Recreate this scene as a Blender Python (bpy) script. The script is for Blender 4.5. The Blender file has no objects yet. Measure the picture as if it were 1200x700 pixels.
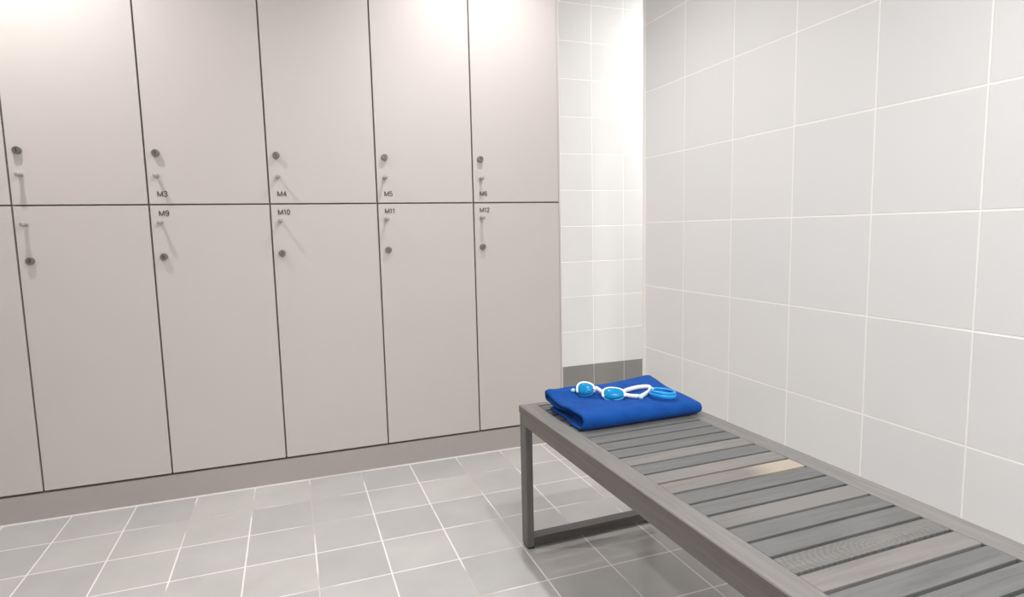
import bpy, bmesh, math, random
from mathutils import Vector, Matrix, noise
random.seed(4)
SC = bpy.context.scene
COL = SC.collection
PI = math.pi

# ------------------------------------------------------------------ helpers
def s2l(c):
    return tuple(((v/12.92) if v <= .04045 else ((v+.055)/1.055)**2.4) for v in c)

def newmat(name):
    m = bpy.data.materials.new(name); m.use_nodes = True
    nt = m.node_tree; b = nt.nodes['Principled BSDF']
    return m, nt, b

def N(nt, typ, **kw):
    n = nt.nodes.new(typ)
    for k, v in kw.items():
        if k.startswith('i_'):
            n.inputs[k[2:].replace('_', ' ')].default_value = v
        else:
            setattr(n, k, v)
    return n

def plain(name, col, rough=.5, metal=0., noise_amt=.03, scale=8., bump=0., bscale=200.):
    """flat colour with a faint large-scale unevenness of its own"""
    m, nt, b = newmat(name)
    tc = N(nt, 'ShaderNodeTexCoord')
    no = N(nt, 'ShaderNodeTexNoise'); no.inputs['Scale'].default_value = scale; no.inputs['Detail'].default_value = 3
    nt.links.new(tc.outputs['Object'], no.inputs['Vector'])
    mr = N(nt, 'ShaderNodeMapRange'); mr.inputs['To Min'].default_value = 1-noise_amt; mr.inputs['To Max'].default_value = 1+noise_amt
    nt.links.new(no.outputs['Fac'], mr.inputs['Value'])
    vm = N(nt, 'ShaderNodeVectorMath', operation='SCALE'); vm.inputs[0].default_value = col
    nt.links.new(mr.outputs['Result'], vm.inputs['Scale'])
    nt.links.new(vm.outputs['Vector'], b.inputs['Base Color'])
    b.inputs['Roughness'].default_value = rough; b.inputs['Metallic'].default_value = metal
    if bump:
        n2 = N(nt, 'ShaderNodeTexNoise'); n2.inputs['Scale'].default_value = bscale; n2.inputs['Detail'].default_value = 4
        nt.links.new(tc.outputs['Object'], n2.inputs['Vector'])
        bp = N(nt, 'ShaderNodeBump'); bp.inputs['Strength'].default_value = bump; bp.inputs['Distance'].default_value = .002
        nt.links.new(n2.outputs['Fac'], bp.inputs['Height']); nt.links.new(bp.outputs['Normal'], b.inputs['Normal'])
    return m

def tiles(name, axes, size, off, c1, c2, grout, mortar=.0022, rough=.25, blotch=0., gnoise=0., grout2=None, wavy=.0, smooth=.1):
    """square tiles in world metres; axes = which world axes run along and up the tile grid; off = a grout crossing"""
    m, nt, b = newmat(name)
    L = nt.links.new
    geo = N(nt, 'ShaderNodeTexCoord')
    sp = N(nt, 'ShaderNodeSeparateXYZ'); L(geo.outputs['Object'], sp.inputs[0])
    cb = N(nt, 'ShaderNodeCombineXYZ')
    L(sp.outputs[axes[0]], cb.inputs[0]); L(sp.outputs[axes[1]], cb.inputs[1])
    add = N(nt, 'ShaderNodeVectorMath', operation='ADD'); add.inputs[1].default_value = (-off[0]+size*40, -off[1]+size*40, 0)
    L(cb.outputs[0], add.inputs[0])
    br = N(nt, 'ShaderNodeTexBrick'); br.offset = 0; br.offset_frequency = 1; br.squash = 1
    br.inputs['Scale'].default_value = 1; br.inputs['Brick Width'].default_value = size; br.inputs['Row Height'].default_value = size
    br.inputs['Mortar Size'].default_value = mortar; br.inputs['Mortar Smooth'].default_value = smooth; br.inputs['Bias'].default_value = 0
    br.inputs['Color1'].default_value = (*c1, 1); br.inputs['Color2'].default_value = (*c2, 1); br.inputs['Mortar'].default_value = (*grout, 1)
    L(add.outputs[0], br.inputs['Vector'])
    col = br.outputs['Color']
    if blotch:
        no = N(nt, 'ShaderNodeTexNoise'); no.inputs['Scale'].default_value = 5; no.inputs['Detail'].default_value = 5; no.inputs['Roughness'].default_value = .6
        L(geo.outputs['Object'], no.inputs['Vector'])
        mr = N(nt, 'ShaderNodeMapRange'); mr.inputs['From Min'].default_value = .3; mr.inputs['From Max'].default_value = .7
        mr.inputs['To Min'].default_value = 1-blotch; mr.inputs['To Max'].default_value = 1+blotch
        L(no.outputs['Fac'], mr.inputs['Value'])
        vm = N(nt, 'ShaderNodeVectorMath', operation='SCALE'); L(col, vm.inputs[0]); L(mr.outputs['Result'], vm.inputs['Scale'])
        col = vm.outputs['Vector']
    if grout2:
        n3 = N(nt, 'ShaderNodeTexNoise'); n3.inputs['Scale'].default_value = 2.6; n3.inputs['Detail'].default_value = 3
        L(geo.outputs['Object'], n3.inputs['Vector'])
        r3 = N(nt, 'ShaderNodeMapRange'); r3.inputs['From Min'].default_value = .54; r3.inputs['From Max'].default_value = .62
        L(n3.outputs['Fac'], r3.inputs['Value'])
        mx = N(nt, 'ShaderNodeMix', data_type='RGBA'); mx.inputs['A'].default_value = (*grout, 1); mx.inputs['B'].default_value = (*grout2, 1)
        L(r3.outputs['Result'], mx.inputs['Factor'])
        L(mx.outputs['Result'], br.inputs['Mortar'])
    L(col, b.inputs['Base Color'])
    b.inputs['Roughness'].default_value = rough
    inv = N(nt, 'ShaderNodeMath', operation='SUBTRACT'); inv.inputs[0].default_value = 1; L(br.outputs['Fac'], inv.inputs[1])
    bp = N(nt, 'ShaderNodeBump'); bp.inputs['Strength'].default_value = .55; bp.inputs['Distance'].default_value = .0015
    L(inv.outputs[0], bp.inputs['Height'])
    last = bp.outputs['Normal']
    if wavy:
        n4 = N(nt, 'ShaderNodeTexNoise'); n4.inputs['Scale'].default_value = 9; n4.inputs['Detail'].default_value = 1
        L(geo.outputs['Object'], n4.inputs['Vector'])
        b2 = N(nt, 'ShaderNodeBump'); b2.inputs['Strength'].default_value = wavy; b2.inputs['Distance'].default_value = .004
        L(n4.outputs['Fac'], b2.inputs['Height']); L(last, b2.inputs['Normal']); last = b2.outputs['Normal']
    L(last, b.inputs['Normal'])
    return m

def wood(name, c1, c2, axis=0, tan=None, rings=0.):
    """weathered grey timber, grain running along the object's own axis; tan = a bare yellowish patch at one end"""
    m, nt, b = newmat(name); L = nt.links.new
    tc = N(nt, 'ShaderNodeTexCoord'); oi = N(nt, 'ShaderNodeObjectInfo')
    rv = N(nt, 'ShaderNodeVectorMath', operation='SCALE'); rv.inputs[0].default_value = (3.1, 7.7, 5.3)
    L(oi.outputs['Random'], rv.inputs['Scale'])
    ad = N(nt, 'ShaderNodeVectorMath', operation='ADD'); L(tc.outputs['Object'], ad.inputs[0]); L(rv.outputs[0], ad.inputs[1])
    mp = N(nt, 'ShaderNodeMapping'); sc = [60, 60, 60]; sc[axis] = 3.; mp.inputs['Scale'].default_value = sc
    L(ad.outputs[0], mp.inputs['Vector'])
    no = N(nt, 'ShaderNodeTexNoise'); no.inputs['Scale'].default_value = 1.6; no.inputs['Detail'].default_value = 8; no.inputs['Roughness'].default_value = .65; no.inputs['Distortion'].default_value = .6
    L(mp.outputs[0], no.inputs['Vector'])
    cr = N(nt, 'ShaderNodeValToRGB'); e = cr.color_ramp.elements
    e[0].position = .28; e[0].color = (*c1, 1); e[1].position = .72; e[1].color = (*c2, 1)
    L(no.outputs['Fac'], cr.inputs['Fac'])
    col = cr.outputs['Color']
    n2 = N(nt, 'ShaderNodeTexNoise'); n2.inputs['Scale'].default_value = 7; n2.inputs['Detail'].default_value = 2
    L(ad.outputs[0], n2.inputs['Vector'])
    mr = N(nt, 'ShaderNodeMapRange'); mr.inputs['To Min'].default_value = .88; mr.inputs['To Max'].default_value = 1.12
    L(n2.outputs['Fac'], mr.inputs['Value'])
    vm = N(nt, 'ShaderNodeVectorMath', operation='SCALE'); L(col, vm.inputs[0]); L(mr.outputs[0], vm.inputs['Scale']); col = vm.outputs[0]
    if rings:
        mp2 = N(nt, 'ShaderNodeMapping'); mp2.inputs['Location'].default_value = (-.03, .02, 0); mp2.inputs['Scale'].default_value = (1, 2.4, 1)
        L(tc.outputs['Object'], mp2.inputs['Vector'])
        wv = N(nt, 'ShaderNodeTexWave', wave_type='RINGS', rings_direction='Z'); wv.inputs['Scale'].default_value = 26; wv.inputs['Distortion'].default_value = 6; wv.inputs['Detail'].default_value = 2; wv.inputs['Detail Scale'].default_value = 1.2
        L(mp2.outputs[0], wv.inputs['Vector'])
        r2 = N(nt, 'ShaderNodeMapRange'); r2.inputs['To Min'].default_value = 1-rings; r2.inputs['To Max'].default_value = 1+rings*.5
        L(wv.outputs['Fac'], r2.inputs['Value'])
        v2 = N(nt, 'ShaderNodeVectorMath', operation='SCALE'); L(col, v2.inputs[0]); L(r2.outputs[0], v2.inputs['Scale']); col = v2.outputs[0]
    if tan:
        x0, x1, tc_col = tan
        sx = N(nt, 'ShaderNodeSeparateXYZ'); L(tc.outputs['Object'], sx.inputs[0])
        wob = N(nt, 'ShaderNodeMath', operation='MULTIPLY_ADD'); L(no.outputs['Fac'], wob.inputs[0]); wob.inputs[1].default_value = .05; L(sx.outputs[0], wob.inputs[2])
        r3 = N(nt, 'ShaderNodeMapRange', interpolation_type='SMOOTHSTEP'); r3.inputs['From Min'].default_value = x0; r3.inputs['From Max'].default_value = x1
        L(wob.outputs[0], r3.inputs['Value'])
        mx = N(nt, 'ShaderNodeMix', data_type='RGBA'); L(r3.outputs[0], mx.inputs['Factor']); L(col, mx.inputs['A']); mx.inputs['B'].default_value = (*tc_col, 1)
        col = mx.outputs['Result']
    L(col, b.inputs['Base Color']); b.inputs['Roughness'].default_value = .62
    bp = N(nt, 'ShaderNodeBump'); bp.inputs['Strength'].default_value = .35; bp.inputs['Distance'].default_value = .0008
    L(no.outputs['Fac'], bp.inputs['Height']); L(bp.outputs['Normal'], b.inputs['Normal'])
    return m

def box(bm, x0, x1, y0, y1, z0, z1):
    vs = [bm.verts.new((x, y, z)) for x in (x0, x1) for y in (y0, y1) for z in (z0, z1)]
    for f in ((0, 1, 3, 2), (4, 6, 7, 5), (0, 4, 5, 1), (2, 3, 7, 6), (0, 2, 6, 4), (1, 5, 7, 3)):
        bm.faces.new([vs[i] for i in f])

def obj(name, bm, mat, parent=None, loc=(0, 0, 0), bevel=0., segs=2, smooth=False):
    bmesh.ops.recalc_face_normals(bm, faces=bm.faces)
    me = bpy.data.meshes.new(name); bm.to_mesh(me); bm.free()
    if smooth:
        for p in me.polygons: p.use_smooth = True
    o = bpy.data.objects.new(name, me); COL.objects.link(o); o.location = loc
    if mat: me.materials.append(mat)
    if parent: o.parent = parent
    if bevel:
        md = o.modifiers.new('Bevel', 'BEVEL'); md.width = bevel; md.segments = segs; md.limit_method = 'ANGLE'
        md.harden_normals = False
    return o

def boxobj(name, dims, mat, parent=None, bevel=0., loc=(0, 0, 0)):
    bm = bmesh.new(); box(bm, *dims); return obj(name, bm, mat, parent, loc, bevel)

def empty(name, loc, rz=0, parent=None):
    o = bpy.data.objects.new(name, None); COL.objects.link(o); o.location = loc; o.rotation_euler.z = rz
    o.empty_display_size = .05
    if parent: o.parent = parent
    return o

def tag(o, label=None, cat=None, group=None, kind=None):
    if label: o['label'] = label
    if cat: o['category'] = cat
    if group: o['group'] = group
    if kind: o['kind'] = kind
    return o

def struct(o): return tag(o, kind='structure')

def revolve(bm, prof, n=24, M=Matrix()):
    """prof = [(radius, height)...] about local z; closed at ends when radius is 0"""
    rings = []
    for r, h in prof:
        if r < 1e-6: rings.append([bm.verts.new(M @ Vector((0, 0, h)))])
        else: rings.append([bm.verts.new(M @ Vector((r*math.cos(2*PI*i/n), r*math.sin(2*PI*i/n), h))) for i in range(n)])
    for a, b in zip(rings, rings[1:]):
        for i in range(n):
            j = (i+1) % n
            if len(a) == 1 and len(b) == 1: continue
            if len(a) == 1: bm.faces.new((a[0], b[i], b[j]))
            elif len(b) == 1: bm.faces.new((a[i], a[j], b[0]))
            else: bm.faces.new((a[i], a[j], b[j], b[i]))

def catmull(pts, k=8, closed=False):
    P = [Vector(p) for p in pts]; n = len(P); out = []
    rng = range(n) if closed else range(n-1)
    for i in rng:
        p1, p2 = P[i], P[(i+1) % n]
        p0 = P[i-1] if (closed or i > 0) else p1*2-p2
        p3 = P[(i+2) % n] if (closed or i+2 < n) else p2*2-p1
        for j in range(k):
            t = j/k
            out.append(.5*((2*p1)+(p2-p0)*t+(2*p0-5*p1+4*p2-p3)*t*t+(3*p1-p0-3*p2+p3)*t**3))
    if not closed: out.append(P[-1])
    return out

def sweep(bm, path, rw, rh, n=10, up=Vector((0, 0, 1)), closed=False):
    """elliptical band along a path: rw across (horizontal), rh along up"""
    L = len(path); rings = []
    for i, p in enumerate(path):
        a = path[(i-1) % L] if (closed or i > 0) else p; b = path[(i+1) % L] if (closed or i < L-1) else p
        t = (b-a).normalized(); s = t.cross(up).normalized(); u = s.cross(t).normalized()
        rings.append([bm.verts.new(p + s*(rw*math.cos(2*PI*k/n)) + u*(rh*math.sin(2*PI*k/n))) for k in range(n)])
    for i in range(L if closed else L-1):
        a, b = rings[i], rings[(i+1) % L]
        for k in range(n):
            j = (k+1) % n; bm.faces.new((a[k], a[j], b[j], b[k]))
    if not closed:
        bm.faces.new(rings[0][::-1]); bm.faces.new(rings[-1])

# ------------------------------------------------------------------ measured place (metres)
LW = .4                    # locker width
ZB, ZS, ZT = .139, 1.133, 2.127   # locker foot, middle seam, top
WX = 2.092                 # tiled wall on the right
YC = .078                  # where that wall ends
YB = .606                  # wall behind
CEIL = 2.4; FZ = .0371        # floor level
XL = -.83; YF = -4.6; XR = 4.0

# ------------------------------------------------------------------ materials
m_wall = tiles('white_wall_tile', ('Y', 'Z'), .3064, (-.2243, 1.3436), (.75, .745, .74), (.715, .715, .715), (.90, .885, .87), .0032, .22, wavy=.12, smooth=.3)
m_wallx = tiles('white_wall_tile_far', ('X', 'Z'), .1989, (1.8822, .2343), (.72, .715, .70), (.69, .685, .67), (.88, .86, .84), .0026, .16, wavy=.2, smooth=.3)
m_skx = tiles('grey_skirting_tile', ('X', 'Z'), .1989, (1.8822, .2343), (.235, .23, .22), (.215, .21, .202), (.50, .48, .46), .0018, .4)
m_sky = tiles('grey_skirting_tile_side', ('Y', 'Z'), .3064, (-.2243, .118), (.235, .23, .22), (.215, .21, .202), (.50, .48, .46), .0018, .4)
m_floor = tiles('grey_floor_tile', ('X', 'Y'), .2011, (-.1228, -.2063), (.415, .408, .398), (.485, .468, .452), (.82, .785, .765), .0026, .30, blotch=.07, grout2=(.50, .455, .43), wavy=.1, smooth=.2)
m_lam = plain('warm_grey_laminate', (.545, .500, .474), .36, 0, .015, 3)
m_dark = plain('locker_carcass', (.42, .39, .37), .6)
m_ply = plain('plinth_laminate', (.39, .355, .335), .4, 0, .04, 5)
m_metal = plain('brushed_lock_metal', (.20, .19, .18), .42, .6, .1, 60)
m_metal2 = plain('dark_keyway', (.03, .03, .03), .5, .3)
m_knob = plain('grey_knob_plastic', (.36, .335, .32), .4)
m_ink = plain('black_print', (.09, .085, .085), .6)
m_white = plain('white_paint', (.82, .81, .80), .6)
m_grey = plain('grey_paint', (.42, .40, .385), .6)
m_trim = plain('white_trim', (.86, .84, .82), .35)

# ------------------------------------------------------------------ the room
struct(boxobj('floor', (XL-.1, XR+.1, YF-.1, YB+.1, FZ-.1, FZ), m_floor))
struct(boxobj('ceiling', (XL-.1, XR+.1, YF-.1, YB+.1, CEIL, CEIL+.1), m_white))
struct(boxobj('wall_back', (XL-.1, XR+.1, YB, YB+.1, .2343, CEIL), m_wallx))
struct(boxobj('wall_right', (WX, WX+.14, YF, YC, .118, CEIL), m_wall))
struct(boxobj('wall_front', (XL-.1, XR+.1, YF-.1, YF, FZ, CEIL), m_white))
struct(boxobj('wall_left', (XL-.1, XL, YF, YB, FZ, CEIL), m_grey))
struct(boxobj('wall_passage', (XR, XR+.1, YF, YB, FZ, CEIL), m_white))
struct(boxobj('wall_bulkhead', (XL, 1.603, 0, YB, ZT+.004, CEIL), m_white))
struct(boxobj('baseboard_back', (XL-.1, XR+.1, YB-.0005, YB+.1, FZ, .2343), m_skx))
struct(boxobj('baseboard_right', (WX-.0005, WX+.14, YF, YC, FZ, .118), m_sky))
# white corner bead closing the free end of the tiled wall
bm = bmesh.new()
pr = [(WX+.14, YC), (WX+.14, YC+.03)] + [(WX+.004-.0045*math.sin(a), YC+.027+.0045*math.cos(a)) for a in [i*PI/16 for i in range(9)]] + [(WX-.0005, YC)]
lo = [bm.verts.new((x, y, FZ)) for x, y in pr]; hi = [bm.verts.new((x, y, CEIL)) for x, y in pr]
bm.faces.new(lo); bm.faces.new(hi[::-1])
for i in range(len(pr)):
    j = (i+1) % len(pr); bm.faces.new((lo[i], lo[j], hi[j], hi[i]))
struct(obj('trim_1', bm, m_trim))

# ------------------------------------------------------------------ lockers
DEP = .60
def carcass_mesh(z0, z1, w):
    bm = bmesh.new(); t = .016; y0 = .021
    box(bm, 0, t, y0, DEP, z0, z1); box(bm, w-t, w, y0, DEP, z0, z1)
    box(bm, t, w-t, y0, DEP, z0, z0+t); box(bm, t, w-t, y0, DEP, z1-t, z1)
    box(bm, t, w-t, DEP-.006, DEP, z0+t, z1-t)
    return bm
GLYPH = {   # strokes in a unit-high cell, (width, [polylines])
 'M': (.98, [[(.08, 0), (.08, 1)], [(.08, 1), (.49, .06)], [(.49, .06), (.90, 1)], [(.90, 1), (.90, 0)]]),
 '0': (.66, [[(.33+.25*math.sin(a*PI/10), .5+.5*math.cos(a*PI/10)) for a in range(21)]]),
 '1': (.46, [[(.28, 0), (.28, 1)], [(.28, 1), (.08, .78)]]),
 '2': (.64, [[(.08, .72), (.14, .93), (.32, 1), (.50, .93), (.56, .74), (.50, .56), (.08, 0)], [(.08, 0), (.58, 0)]]),
 '3': (.64, [[(.08, .82), (.18, .97), (.34, 1), (.50, .92), (.54, .75), (.48, .59), (.28, .53)], [(.28, .53), (.50, .47), (.58, .28), (.50, .08), (.32, 0), (.14, .04), (.06, .2)]]),
 '4': (.70, [[(.48, 0), (.48, 1)], [(.48, 1), (.05, .28)], [(.05, .28), (.66, .28)]]),
 '5': (.64, [[(.54, 1), (.15, 1)], [(.15, 1), (.10, .50)], [(.10, .50), (.22, .60), (.38, .62), (.54, .50), (.58, .30), (.50, .08), (.32, 0), (.14, .04), (.06, .18)]]),
 '6': (.66, [[(.55, .82), (.45, .97), (.31, 1), (.15, .88), (.08, .60), (.08, .30), (.17, .06), (.33, 0), (.50, .08), (.58, .30), (.50, .53), (.34, .60), (.17, .53), (.08, .36)]]),
}
GLYPH['9'] = (.66, [[(.66-x, 1-y) for x, y in GLYPH['6'][1][0]]])
def text_mesh(body, h, st=.19, th=.0005):
    """block numerals as thin raised strokes, centred"""
    bm = bmesh.new(); tot = sum(GLYPH[c][0] for c in body)+.12*(len(body)-1); x0 = -tot/2; lay = 0
    for c in body:
        w, lines = GLYPH[c]
        for ln in lines:
            n = len(ln); sides = []
            for i, (x, y) in enumerate(ln):
                a = ln[max(0, i-1)]; b = ln[min(n-1, i+1)]
                dx, dy = b[0]-a[0], b[1]-a[1]; l = math.hypot(dx, dy)
                if (n > 12) and c == '0' and i in (0, n-1): dx, dy, l = 1, 0, 1
                e = 0
                nx, ny = -dy/l*st/2, dx/l*st/2
                sides.append(((x+nx, y+ny), (x-nx, y-ny)))
            zt = th+lay*.00002; lay += 1
            q = [[bm.verts.new(((x0+p[0])*h, (p[1]-.5)*h, z)) for z in (-.0006, zt) for p in sd] for sd in sides]
            for u, v in zip(q, q[1:]):
                bm.faces.new((u[2], u[3], v[3], v[2])); bm.faces.new((u[0], v[0], v[1], u[1]))
                bm.faces.new((u[0], u[2], v[2], v[0])); bm.faces.new((u[1], v[1], v[3], u[3]))
            for e in (q[0], q[-1]): bm.faces.new((e[0], e[1], e[3], e[2]))
        x0 += w+.12
    bmesh.ops.recalc_face_normals(bm, faces=bm.faces)
    me = bpy.data.meshes.new('number'); bm.to_mesh(me); bm.free(); return me
def round_bm(prof, M=None):
    bm = bmesh.new(); revolve(bm, prof, 28, Matrix.Rotation(PI/2, 4, 'X') if M is None else M); return bm   # axis towards -y

def make_locker(i, upper, number):
    z0, z1 = (ZS+.0, ZT) if upper else (ZB, ZS)
    last = (i == 3)
    w = LW-.006 if last else LW
    root = empty('locker', (i*LW, 0, 0))
    obj('body', carcass_mesh(z0, z1, w), m_dark, root)
    g = .0028
    door = boxobj('door', (g, w-(.0002 if last else g), 0, .018, z0+g, z1-g), m_lam, root, .0012)
    zl, zk, zn = (1.314, 1.2345, 1.171) if upper else (.9475, 1.071, 1.1025)
    jit = random.uniform(-.002, .002)
    lock = obj('lock', round_bm([(0, -.003), (.0125, -.003), (.0125, .010), (.0117, .0125), (.0095, .013), (.0095, .0118), (0, .0118)]), m_metal, door, (.0345+jit, 0, zl), smooth=False)
    bm = bmesh.new(); a = random.uniform(-.6, .6)
    box(bm, -.0012, .0012, -.0135, -.0116, -.006, .006)
    bmesh.ops.rotate(bm, verts=bm.verts, cent=(0, 0, 0), matrix=Matrix.Rotation(a, 3, 'Y'))
    obj('knob', round_bm([(0, -.002), (.0075, -.002), (.0068, .004), (.0055, .015), (.0058, .020), (.0082, .0235), (.0088, .0275), (.0078, .0305), (.0045, .032), (0, .0323)]), m_knob, door, (.034-jit*.5, 0, zk), smooth=True)
    kb = bm; k = obj('keyway', kb, m_metal2, door, (.0345+jit, 0, zl))
    if number:
        me = text_mesh(number, .0185); me.materials.append(m_ink)
        t = bpy.data.objects.new('number', me); COL.objects.link(t); t.parent = door
        t.location = (.0455 if len(number) == 2 else .0485, -.0004, zn); t.rotation_euler = (PI/2, 0, 0)
    return root

for i in range(-2, 4):
    nu = f'M{i+3}' if i >= 0 else None; nl = f'M{i+9}' if i >= 0 else None
    u = make_locker(i, True, nu); l = make_locker(i, False, nl)
    if i >= 0:
        tag(u, f'upper warm grey locker marked {nu}, round lock above its knob', 'locker', 'upper row of grey lockers')
        tag(l, f'lower warm grey locker marked {nl}, round lock below its knob', 'locker', 'lower row of grey lockers')
    elif i == -1:
        tag(u, 'upper warm grey locker without a number, beside the one marked M3', 'locker', 'upper row of grey lockers')
        tag(l, 'lower warm grey locker without a number, beside the one marked M9', 'locker', 'lower row of grey lockers')
    else:
        tag(u, 'upper warm grey locker at the far end of the row, against the side wall', 'locker', 'upper row of grey lockers')
        tag(l, 'lower warm grey locker at the far end of the row, against the side wall', 'locker', 'lower row of grey lockers')
ep = boxobj('end_panel', (4*LW-.0052, 4*LW+.003, 0, DEP, ZB, ZT), m_lam, None, .001)
tag(ep, 'tall narrow warm grey end panel closing the locker row beside M6 and M12', 'panel')
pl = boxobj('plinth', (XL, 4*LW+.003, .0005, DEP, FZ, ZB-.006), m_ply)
tag(pl, 'long low warm grey plinth under the lower lockers, meeting the tiled floor', 'plinth')
boxobj('sealant_bead', (XL, 4*LW+.003, -.0045, .0006, FZ, FZ+.003), plain('pale_sealant', (.74, .70, .68), .5), pl, .001)

# ------------------------------------------------------------------ bench
HB = .4625; BW = .4746; BL = 1.467; BETA = .0136
WG1, WG2 = (.205, .198, .188), (.335, .325, .312)
w_rail = wood('weathered_rail', (0.142, 0.134, 0.126), (0.209, 0.199, 0.190), 1)
w_side = wood('weathered_side', (0.161, 0.146, 0.133), (0.216, 0.200, 0.185), 1)
w_edge = wood('weathered_edge', (0.150, 0.132, 0.123), (0.203, 0.180, 0.169), 1)
w_grey = wood('weathered_slat', (0.093, 0.093, 0.091), (0.147, 0.147, 0.145), 0)
w_pink = wood('pale_slat', (0.144, 0.133, 0.126), (0.212, 0.196, 0.186), 0)
w_tan = wood('tan_ended_slat', (0.146, 0.131, 0.122), (0.202, 0.183, 0.171), 0, tan=(.045, .14, (.34, .295, .235)))
w_pal = wood('pale_ended_slat', (0.131, 0.123, 0.117), (0.174, 0.161, 0.155), 0, tan=(-.13, -.03, (.175, .165, .157)))
w_ring = wood('ringed_slat', (0.108, 0.106, 0.103), (0.174, 0.167, 0.159), 0, rings=.16)
w_leg = wood('weathered_leg', (0.128, 0.121, 0.113), (0.188, 0.180, 0.169), 2)
w_legx = wood('weathered_foot_rail', (0.084, 0.078, 0.074), (0.123, 0.118, 0.111), 0)
m_pad = plain('black_rubber', (.015, .015, .015), .6)
bench = empty('bench', (1.1134, -.7307, 0), BETA)
tag(bench, 'long weathered grey slatted wooden bench with open rectangular leg frame, carrying the blue towel', 'bench')
TR = .022; IL = .0518; IR = .4156; LH = .058; LX = .023; LY = .045
# bench local: x across, -y along towards the near end
obj_kw = dict(bevel=.0018)
def bbox(name, d, m, parent=bench, bev=.0018):
    cx, cy, cz = (d[0]+d[1])/2, (d[2]+d[3])/2, (d[4]+d[5])/2
    return boxobj(name, (d[0]-cx, d[1]-cx, d[2]-cy, d[3]-cy, d[4]-cz, d[5]-cz), m, parent, bev, (cx, cy, cz))
ra = bbox('side_rail', (0, IL, -BL, 0, HB-TR, HB), w_rail)
rb = bbox('side_rail', (IR, BW, -BL, 0, HB-TR, HB), w_rail)
# outer edge of each rail shows a browner cut face
for r, sx in ((ra, -1), (rb, 1)):
    e = bbox('edge_band', (-.0012 if sx < 0 else BW-.0005, .0005 if sx < 0 else BW+.0012, -BL, 0, HB-TR, HB-.0012), w_edge, bench, .0003)
    e.parent = r; e.location = e.location - r.location
bbox('end_rail', (IL, IR, -.0297, 0, HB-TR, HB), w_rail)
bbox('end_rail', (IL, IR, -BL, -BL+.0297, HB-TR, HB), w_rail)
bbox('apron', (.001, .001+LX, -BL+.001, -.001, HB-LH, HB-TR), w_side, bench, .001)
bbox('apron', (BW-.001-LX, BW-.001, -BL+.001, -.001, HB-LH, HB-TR), w_side, bench, .001)
bbox('end_apron', (.001+LX, BW-.001-LX, -.001-LX, -.001, HB-LH, HB-TR), w_side, bench, .001)
bbox('end_apron', (.001+LX, BW-.001-LX, -BL+.001, -BL+.001+LX, HB-LH, HB-TR), w_side, bench, .001)
for cx in (.155, .315):
    bbox('batten', (cx-.012, cx+.012, -BL+.03, -.03, HB-TR-.020, HB-TR+.0002), w_side, bench, .001)
smat = {}
for k, m in {2: w_pink, 4: w_pink, 5: w_tan, 8: w_pal, 11: w_ring, 12: w_pink}.items(): smat[k+7] = m
for n in range(26):
    t0 = .0327+.054*n
    bbox('slat', (IL+.0003, IR-.0003, -(t0+.0460+.0048), -(t0+.0048), HB-TR, HB-.0004), smat.get(n, w_grey), bench, .0014)
for ty in (0, BL-LY-.002):
    for sx in (.001, BW-.001-LX):
        bbox('leg', (sx, sx+LX, -(ty+.001+LY), -(ty+.001), .007, HB-LH), w_leg, bench, .0012)
    bbox('foot_rail', (.001+LX, BW-.001-LX, -(ty+.001+LY-.003), -(ty+.004), .009, .036), w_legx, bench, .0012)
    for sx in (.003, BW-.003-.022):
        bbox('foot_pad', (sx, sx+.022, -(ty+.001+LY-.003), -(ty+.004), 0, .0072), m_pad, bench, .001)

# ------------------------------------------------------------------ towel
def bw(s, t, z):   # bench frame -> world
    c, sn = math.cos(BETA), math.sin(BETA)
    return Vector((1.1134+c*s+sn*t, -.7307+sn*s-c*t, z))
def sm(a, b, x):
    x = max(0, min(1, (x-a)/(b-a))); return x*x*(3-2*x)
def towel_h(s, t):
    """height factor of the pile at bench position s, t"""
    h = 1.04 + (.34-.06*sm(.15, .3, s)*sm(.42, .3, s))*sm(.205, .085, t) - .04*sm(.30, .43, s)*sm(.12, .30, t)
    h -= .08*sm(.24, .31, t)*1.0
    h += .05*noise.noise(Vector((s*9, t*9, 1.3)))
    h -= .16*sm(.405, .455, s)**2
    return h
TH = .0108
def towel_path():
    P = []; zc = [.0058, .0170, .0286, .0438]
    xf = .236; xb = .010
    def line(x0, x1, z, n):
        for i in range(n): P.append((x0+(x1-x0)*i/n, z))
    def arc(cx, cz, r, a0, a1, n):
        for i in range(n):
            a = a0+(a1-a0)*i/n; P.append((cx+r*math.cos(a), cz+r*math.sin(a)))
    R1 = (zc[3]-zc[0])/2; c1 = (zc[3]+zc[0])/2
    line(xb, xf-R1, zc[0], 30); arc(xf-R1, c1, R1, -PI/2, PI/2, 14)
    line(xf-R1, xb, zc[3], 30); R2 = (zc[3]-zc[2])/2
    arc(xb, (zc[3]+zc[2])/2, R2, PI/2, 1.5*PI, 8)
    R3 = (zc[2]-zc[1])/2; xi = xf-.030
    line(xb, xi, zc[2], 26); arc(xi, (zc[2]+zc[1])/2, R3, PI/2, -PI/2, 8)
    line(xi, xb+.004, zc[1], 26); P.append((xb+.004, zc[1]))
    return P
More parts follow.
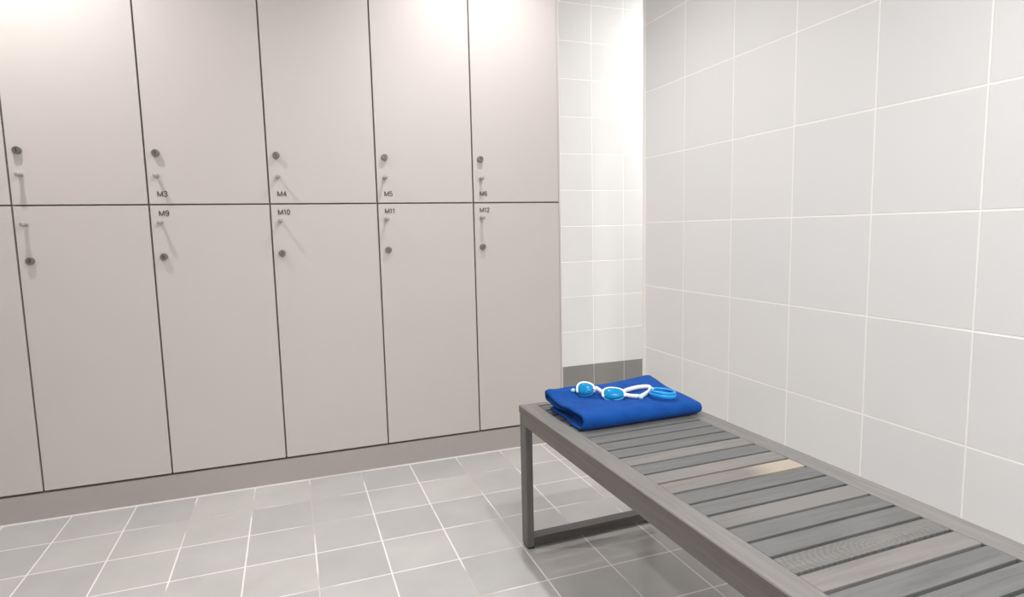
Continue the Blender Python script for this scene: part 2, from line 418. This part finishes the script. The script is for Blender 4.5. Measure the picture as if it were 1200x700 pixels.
def make_towel():
    path = towel_path(); n = len(path)
    # outline of the ribbon, both sides
    out_a, out_b = [], []
    for i, p in enumerate(path):
        a = path[max(0, i-1)]; b = path[min(n-1, i+1)]
        dx, dz = b[0]-a[0], b[1]-a[1]; l = math.hypot(dx, dz) or 1
        out_a.append((-dz/l, dx/l)); 
    NS = 70; bm = bmesh.new(); rings = []
    for k in range(NS+1):
        u = k/NS; ring = []
        edge = min(u, 1-u)*NS
        sc = {0: .45, 1: .80, 2: .95}.get(int(edge), 1.0) if edge < 3 else 1.0
        for side in (1, -1):
            rng = range(n) if side == 1 else range(n-1, -1, -1)
            for i in rng:
                px, pz = path[i]; nx, nz = out_a[i]
                f = i/n
                s0 = .062 + .010*noise.noise(Vector((f*7, .3, 0))) + (.010 if .30 < f < .52 and False else 0)
                s0 -= .012*sm(.30, .45, f)*sm(.62, .5, f)                      # top layer overhangs a little
                s0 += .016*sm(.6, .7, f)
                s1 = .445 + .006*noise.noise(Vector((f*5, 2.3, 0)))
                s = s0+(s1-s0)*u
                th = TH*.5*sc
                t = px+nx*th*side; z = pz+nz*th*side
                # world placing of the pile: t local 0..0.236 -> bench t .088...324
                T = .0875+t
                h = towel_h(s, T)
                if .50 < f < .97: z -= .0026*sm(.15, .06, s)*sm(0, .05, t)
                # soft pillow: low frequency wobble grows with height
                w = z/.05
                zz = z*(1+(h-1)*w)
                zz += .0030*w*noise.noise(Vector((s*22, T*22, z*30)))
                # a soft ridge running off from the back left corner, with a hollow before it
                dd = (T-.112)-(s-.07)*.42
                zz += w*(.0045*math.exp(-(dd/.016)**2)-.0035*math.exp(-((dd-.045)/.020)**2))*sm(.30, .16, s)
                T += .0055*w*noise.noise(Vector((s*14, z*25, 5)))
                # corners of the lower layers are rounder
                s += .0035*noise.noise(Vector((T*18, z*60, 9)))*(1-u)
                # the front left curls inwards a touch
                T -= .010*sm(.12, .06, s)*sm(.18, .30, T)*0.4
                T += .020*sm(.25, .44, s)*(1-sm(.10, .2, T))*-1.0*w*.9   # back right corner pulled rearward
                ring.append(bm.verts.new(bw(s, T, HB+.0004+max(0.0, zz))))
        rings.append(ring)
    m = len(rings[0])
    for a, b in zip(rings, rings[1:]):
        for i in range(m):
            j = (i+1) % m; bm.faces.new((a[i], a[j], b[j], b[i]))
    for r in (rings[0], rings[-1]):
        h = len(r)//2
        for i in range(h-1):
            bm.faces.new((r[i], r[i+1], r[2*h-2-i], r[2*h-1-i]))
    return bm
def towel_mat():
    m, nt, b = newmat('blue_terry'); L = nt.links.new
    tc = N(nt, 'ShaderNodeTexCoord')
    n1 = N(nt, 'ShaderNodeTexNoise'); n1.inputs['Scale'].default_value = 900; n1.inputs['Detail'].default_value = 3
    n2 = N(nt, 'ShaderNodeTexNoise'); n2.inputs['Scale'].default_value = 26; n2.inputs['Detail'].default_value = 3
    L(tc.outputs['Object'], n1.inputs['Vector']); L(tc.outputs['Object'], n2.inputs['Vector'])
    cr = N(nt, 'ShaderNodeValToRGB'); e = cr.color_ramp.elements
    e[0].position = .3; e[0].color = (.004, .040, .20, 1); e[1].position = .7; e[1].color = (.010, .092, .39, 1)
    mx = N(nt, 'ShaderNodeMath', operation='MULTIPLY_ADD'); L(n2.outputs['Fac'], mx.inputs[0]); mx.inputs[1].default_value = .35
    m2 = N(nt, 'ShaderNodeMath', operation='MULTIPLY'); L(n1.outputs['Fac'], m2.inputs[0]); m2.inputs[1].default_value = .65
    L(m2.outputs[0], mx.inputs[2]); L(mx.outputs[0], cr.inputs['Fac']); L(cr.outputs['Color'], b.inputs['Base Color'])
    b.inputs['Roughness'].default_value = .95; b.inputs['Sheen Weight'].default_value = .12; b.inputs['Sheen Roughness'].default_value = .4
    b.inputs['Sheen Tint'].default_value = (.35, .5, 1, 1); b.inputs['Specular IOR Level'].default_value = .15
    bp = N(nt, 'ShaderNodeBump'); bp.inputs['Strength'].default_value = .6; bp.inputs['Distance'].default_value = .002
    L(n1.outputs['Fac'], bp.inputs['Height']); L(bp.outputs['Normal'], b.inputs['Normal'])
    return m
tw = obj('towel', make_towel(), towel_mat(), smooth=True)
tag(tw, 'folded royal blue terry towel lying on the slatted bench', 'towel')

# ------------------------------------------------------------------ goggles
def top_z(s, t):
    return HB+.0004+.0492*(1+(towel_h(s, t)-1)) + .001
def lens_mat():
    m, nt, b = newmat('blue_lens')
    b.inputs['Specular IOR Level'].default_value = .3
    b.inputs['Base Color'].default_value = (.008, .33, .66, 1); b.inputs['Roughness'].default_value = .2
    b.inputs['Transmission Weight'].default_value = .35; b.inputs['IOR'].default_value = 1.35
    b.inputs['Coat Weight'].default_value = .0
    return m
m_lens = lens_mat()
m_sil = plain('white_silicone', (.84, .83, .84), .35)
m_gask = plain('blue_gasket', (.10, .42, .70), .3)
m_clear = plain('pale_blue_plastic', (.35, .62, .72), .25)
gog = empty('swim_goggles', bw(.22, .19, top_z(.22, .19)+.0005))
tag(gog, 'white swimming goggles with bright blue lenses lying on the blue towel', 'goggles')
GO = gog.location.copy()
def frame_for(c, r, n):
    r = r.normalized(); n = (n-r*n.dot(r)).normalized(); u = n.cross(r).normalized()
    return Matrix((( r.x, u.x, n.x, c.x), (r.y, u.y, n.y, c.y), (r.z, u.z, n.z, c.z), (0, 0, 0, 1)))
def ell(bm, M, prof, a, b, n=32, pw=2.4):
    """superelliptic revolve: prof = [(scale, height)]"""
    rings = []
    for s, h in prof:
        if s == 0: rings.append([bm.verts.new(M @ Vector((0, 0, h)))]); continue
        r = []
        for i in range(n):
            th = 2*PI*i/n; c, sn = math.cos(th), math.sin(th)
            x = a*s*math.copysign(abs(c)**(2/pw), c); y = b*s*math.copysign(abs(sn)**(2/pw), sn)
            y *= 1-.12*x/a
            r.append(bm.verts.new(M @ Vector((x, y, h))))
        rings.append(r)
    for p, q in zip(rings, rings[1:]):
        for i in range(n):
            j = (i+1) % n
            if len(p) == 1: bm.faces.new((p[0], q[i], q[j]))
            elif len(q) == 1: bm.faces.new((p[i], p[j], q[0]))
            else: bm.faces.new((p[i], p[j], q[j], q[i]))
z1 = top_z(.150, .168); z2 = top_z(.215, .218)
c1 = bw(.148, .170, z1+.0185)-GO; c2 = bw(.215, .2185, z2+.0135)-GO
rdir = (bw(.215, .2185, 0)-bw(.148, .170, 0)); rdir.z = 0
for c, nrm, a, b_, rd in ((c1, Vector((-.50, -.62, .55)), .0235, .0190, rdir+Vector((.03, .0, 0))), (c2, Vector((-.30, -.52, .80)), .0300, .0200, rdir+Vector((.02, .01, 0)))):
    M = frame_for(c, rd, nrm)
    bm = bmesh.new(); ell(bm, M, [(0, .0095), (.45, .0088), (.8, .0065), (.96, .003), (1, 0), (.98, -.006), (.80, -.0065), (.78, .001), (0, .005)], a, b_)
    ln = obj('lens', bm, m_lens, gog, smooth=True)
    ln['label'] = 'bright blue lens'
    bm = bmesh.new(); ell(bm, M, [(1.0, -.0035), (1.05, -.0025), (1.09, -.0045), (1.09, -.009), (1.03, -.0115), (.90, -.0115), (.86, -.008), (.97, -.0045), (1.0, -.0035)], a, b_)
    obj('gasket', bm, m_gask, gog, smooth=True)
    def rim(th, k=1.06, z=-.002):
        c_, s_ = math.cos(th), math.sin(th)
        x = a*k*math.copysign(abs(c_)**(2/2.4), c_); y = b_*k*math.copysign(abs(s_)**(2/2.4), s_)*(1-.12*x/a)
        return M @ Vector((x, y, z))
    bm = bmesh.new(); sweep(bm, [rim(th*PI/24) for th in range(-3, 28)], .0040, .0040, 10, up=(M.to_3x3() @ Vector((0, 0, 1))))
    obj('frame_arch', bm, m_sil, gog, smooth=True)
def gpath(pts, k=8): return catmull([bw(s, t, z)-GO for s, t, z in pts], k)
# nose bridge
rn = rdir.normalized()
bm = bmesh.new(); sweep(bm, catmull([c1+rn*.024+Vector((0, 0, -.001)), c1+rn*.032+Vector((.001, .004, .003)), c2-rn*.036+Vector((.001, .004, .004)), c2-rn*.029], 6), .0040, .0060, 10)
obj('nose_bridge', bm, m_sil, gog, smooth=True)
# pale end nub
bm = bmesh.new(); bmesh.ops.create_uvsphere(bm, u_segments=16, v_segments=10, radius=.0065, matrix=Matrix.Translation(c1-rn*.036+Vector((0, .004, -.007))) @ Matrix.Diagonal((1.2, 1, .9, 1)))
obj('buckle', bm, m_clear, gog, smooth=True)
# strap looping off the second lens and back to its buckle
def sp(s, t, dz): return (s, t, top_z(s, t)+dz)
loop = [sp(.243, .216, .012), sp(.262, .200, .010), sp(.285, .186, .0075), sp(.318, .178, .0068), sp(.348, .178, .0066), sp(.360, .186, .0065), sp(.352, .202, .0065), sp(.330, .226, .0065), sp(.302, .246, .0065), sp(.283, .256, .0065)]
bm = bmesh.new(); sweep(bm, gpath(loop), .0050, .0068, 10)
obj('strap', bm, m_sil, gog, smooth=True)
loop2 = [sp(.283, .254, .0065), sp(.268, .246, .0065), sp(.258, .236, .0065), sp(.246, .224, .008)]
bm = bmesh.new(); sweep(bm, gpath(loop2), .0052, .0062, 10)
obj('strap', bm, m_sil, gog, smooth=True)
cb_ = bw(*sp(.282, .258, .0062))-GO
bm = bmesh.new(); revolve(bm, [(.0028, -.005), (.0075, -.005), (.008, 0), (.0075, .0045), (.003, .0055), (.0028, -.005)], 16, Matrix.Translation(cb_) @ Matrix.Rotation(.5, 4, 'X'))
obj('buckle', bm, m_clear, gog, smooth=True)

# ------------------------------------------------------------------ wristband
m_band = plain('bright_blue_rubber', (.012, .30, .72), .3)
ws, wt = .352, .268
wz = max(top_z(ws, wt), top_z(ws-.03, wt), top_z(ws+.03, wt), top_z(ws, wt-.025))
wb = empty('wristband', bw(ws, wt, wz))
wb.location.z += .002
tag(wb, 'bright blue rubber wristband lying coiled on the towel beside the goggles', 'wristband')
def ringpath(rx, ry, z, tilt=0., n=40):
    return [Vector((rx*math.cos(2*PI*i/n), ry*math.sin(2*PI*i/n), z+tilt*math.cos(2*PI*i/n))) for i in range(n)]
bm = bmesh.new(); sweep(bm, ringpath(.0370, .0335, .0050, -.0045), .0030, .0062, 10, closed=True)
obj('band', bm, m_band, wb, smooth=True)
bm = bmesh.new(); sweep(bm, ringpath(.0355, .0320, .0145, -.0040), .0030, .0046, 10, closed=True)
obj('band', bm, m_band, wb, smooth=True)
bm = bmesh.new(); revolve(bm, [(0, -.001), (.0045, -.001), (.005, .006), (.003, .009), (0, .0095)], 16, Matrix.Translation((-.020, .024, .014)))
obj('tag_stud', bm, m_clear, wb, smooth=True)

# true size of the bench and what lies on it: seat 0.446 m above the floor
KB = .9634; BO = Vector((.45695, -2.49016, 1.01355))*(1-KB)
for o in (bench, gog, wb):
    o.location = o.location*KB+BO; o.scale = (KB, KB, KB)
tw.data.transform(Matrix.Translation(BO-(bw(.25, .2, HB)*KB+BO)) @ Matrix.Scale(KB, 4)); tw.location = bw(.25, .2, HB)*KB+BO

# ------------------------------------------------------------------ lights
def area(name, loc, sx, sy, power, col=(1, 1, 1), rot=(0, 0, 0)):
    l = bpy.data.lights.new(name, 'AREA'); l.shape = 'RECTANGLE'; l.size = sx; l.size_y = sy; l.energy = power; l.color = col
    o = bpy.data.objects.new(name, l); COL.objects.link(o); o.location = loc; o.rotation_euler = rot; return o
def spot(name, loc, power, col=(1, .998, .992), ang=150, r=.03):
    l = bpy.data.lights.new(name, 'SPOT'); l.energy = power; l.spot_size = math.radians(ang); l.spot_blend = 1; l.shadow_soft_size = r; l.color = col
    o = bpy.data.objects.new(name, l); COL.objects.link(o); o.location = loc; return o
spot('downlight', (-.36, -.36, 2.36), 48)
spot('downlight', (1.24, -.44, 2.36), 44)
spot('downlight', (-.36, -2.0, 2.36), 5)
spot('downlight', (1.24, -2.0, 2.36), 50)
area('front_fill', (1.3, -3.2, 2.38), 1.0, .6, 42, (1, 1, 1))  # added soft fill from behind the camera, not a known fixture
area('passage_panel', (3.2, .20, 2.38), .9, .5, 42, (1, 1, 1))
w = bpy.data.worlds.new('World'); SC.world = w; w.use_nodes = True
w.node_tree.nodes['Background'].inputs[0].default_value = (.9, .92, 1, 1); w.node_tree.nodes['Background'].inputs[1].default_value = .3

# ------------------------------------------------------------------ camera
yaw, pitch, roll = math.radians(20.0014), math.radians(6.3937), math.radians(-1.3004)
fw = Vector((math.sin(yaw)*math.cos(pitch), math.cos(yaw)*math.cos(pitch), -math.sin(pitch)))
rt = Vector((math.cos(yaw), -math.sin(yaw), 0)); up = rt.cross(fw)
rt2 = math.cos(roll)*rt+math.sin(roll)*up; up2 = -math.sin(roll)*rt+math.cos(roll)*up
cam = bpy.data.cameras.new('camera'); co = bpy.data.objects.new('camera', cam); COL.objects.link(co)
M = Matrix((rt2, up2, -fw)).transposed().to_4x4(); M.translation = Vector((.45695, -2.49016, 1.01355)); co.matrix_world = M
cam.sensor_fit = 'HORIZONTAL'; cam.sensor_width = 36; cam.lens = 712.2*36/1200; cam.clip_start = .02
SC.camera = co
vs = SC.view_settings; vs.view_transform = 'Standard'; vs.look = 'None'; vs.gamma = 1; vs.use_curve_mapping = False; vs.exposure = 0.38
SC.cycles.max_bounces = 10; SC.cycles.diffuse_bounces = 6
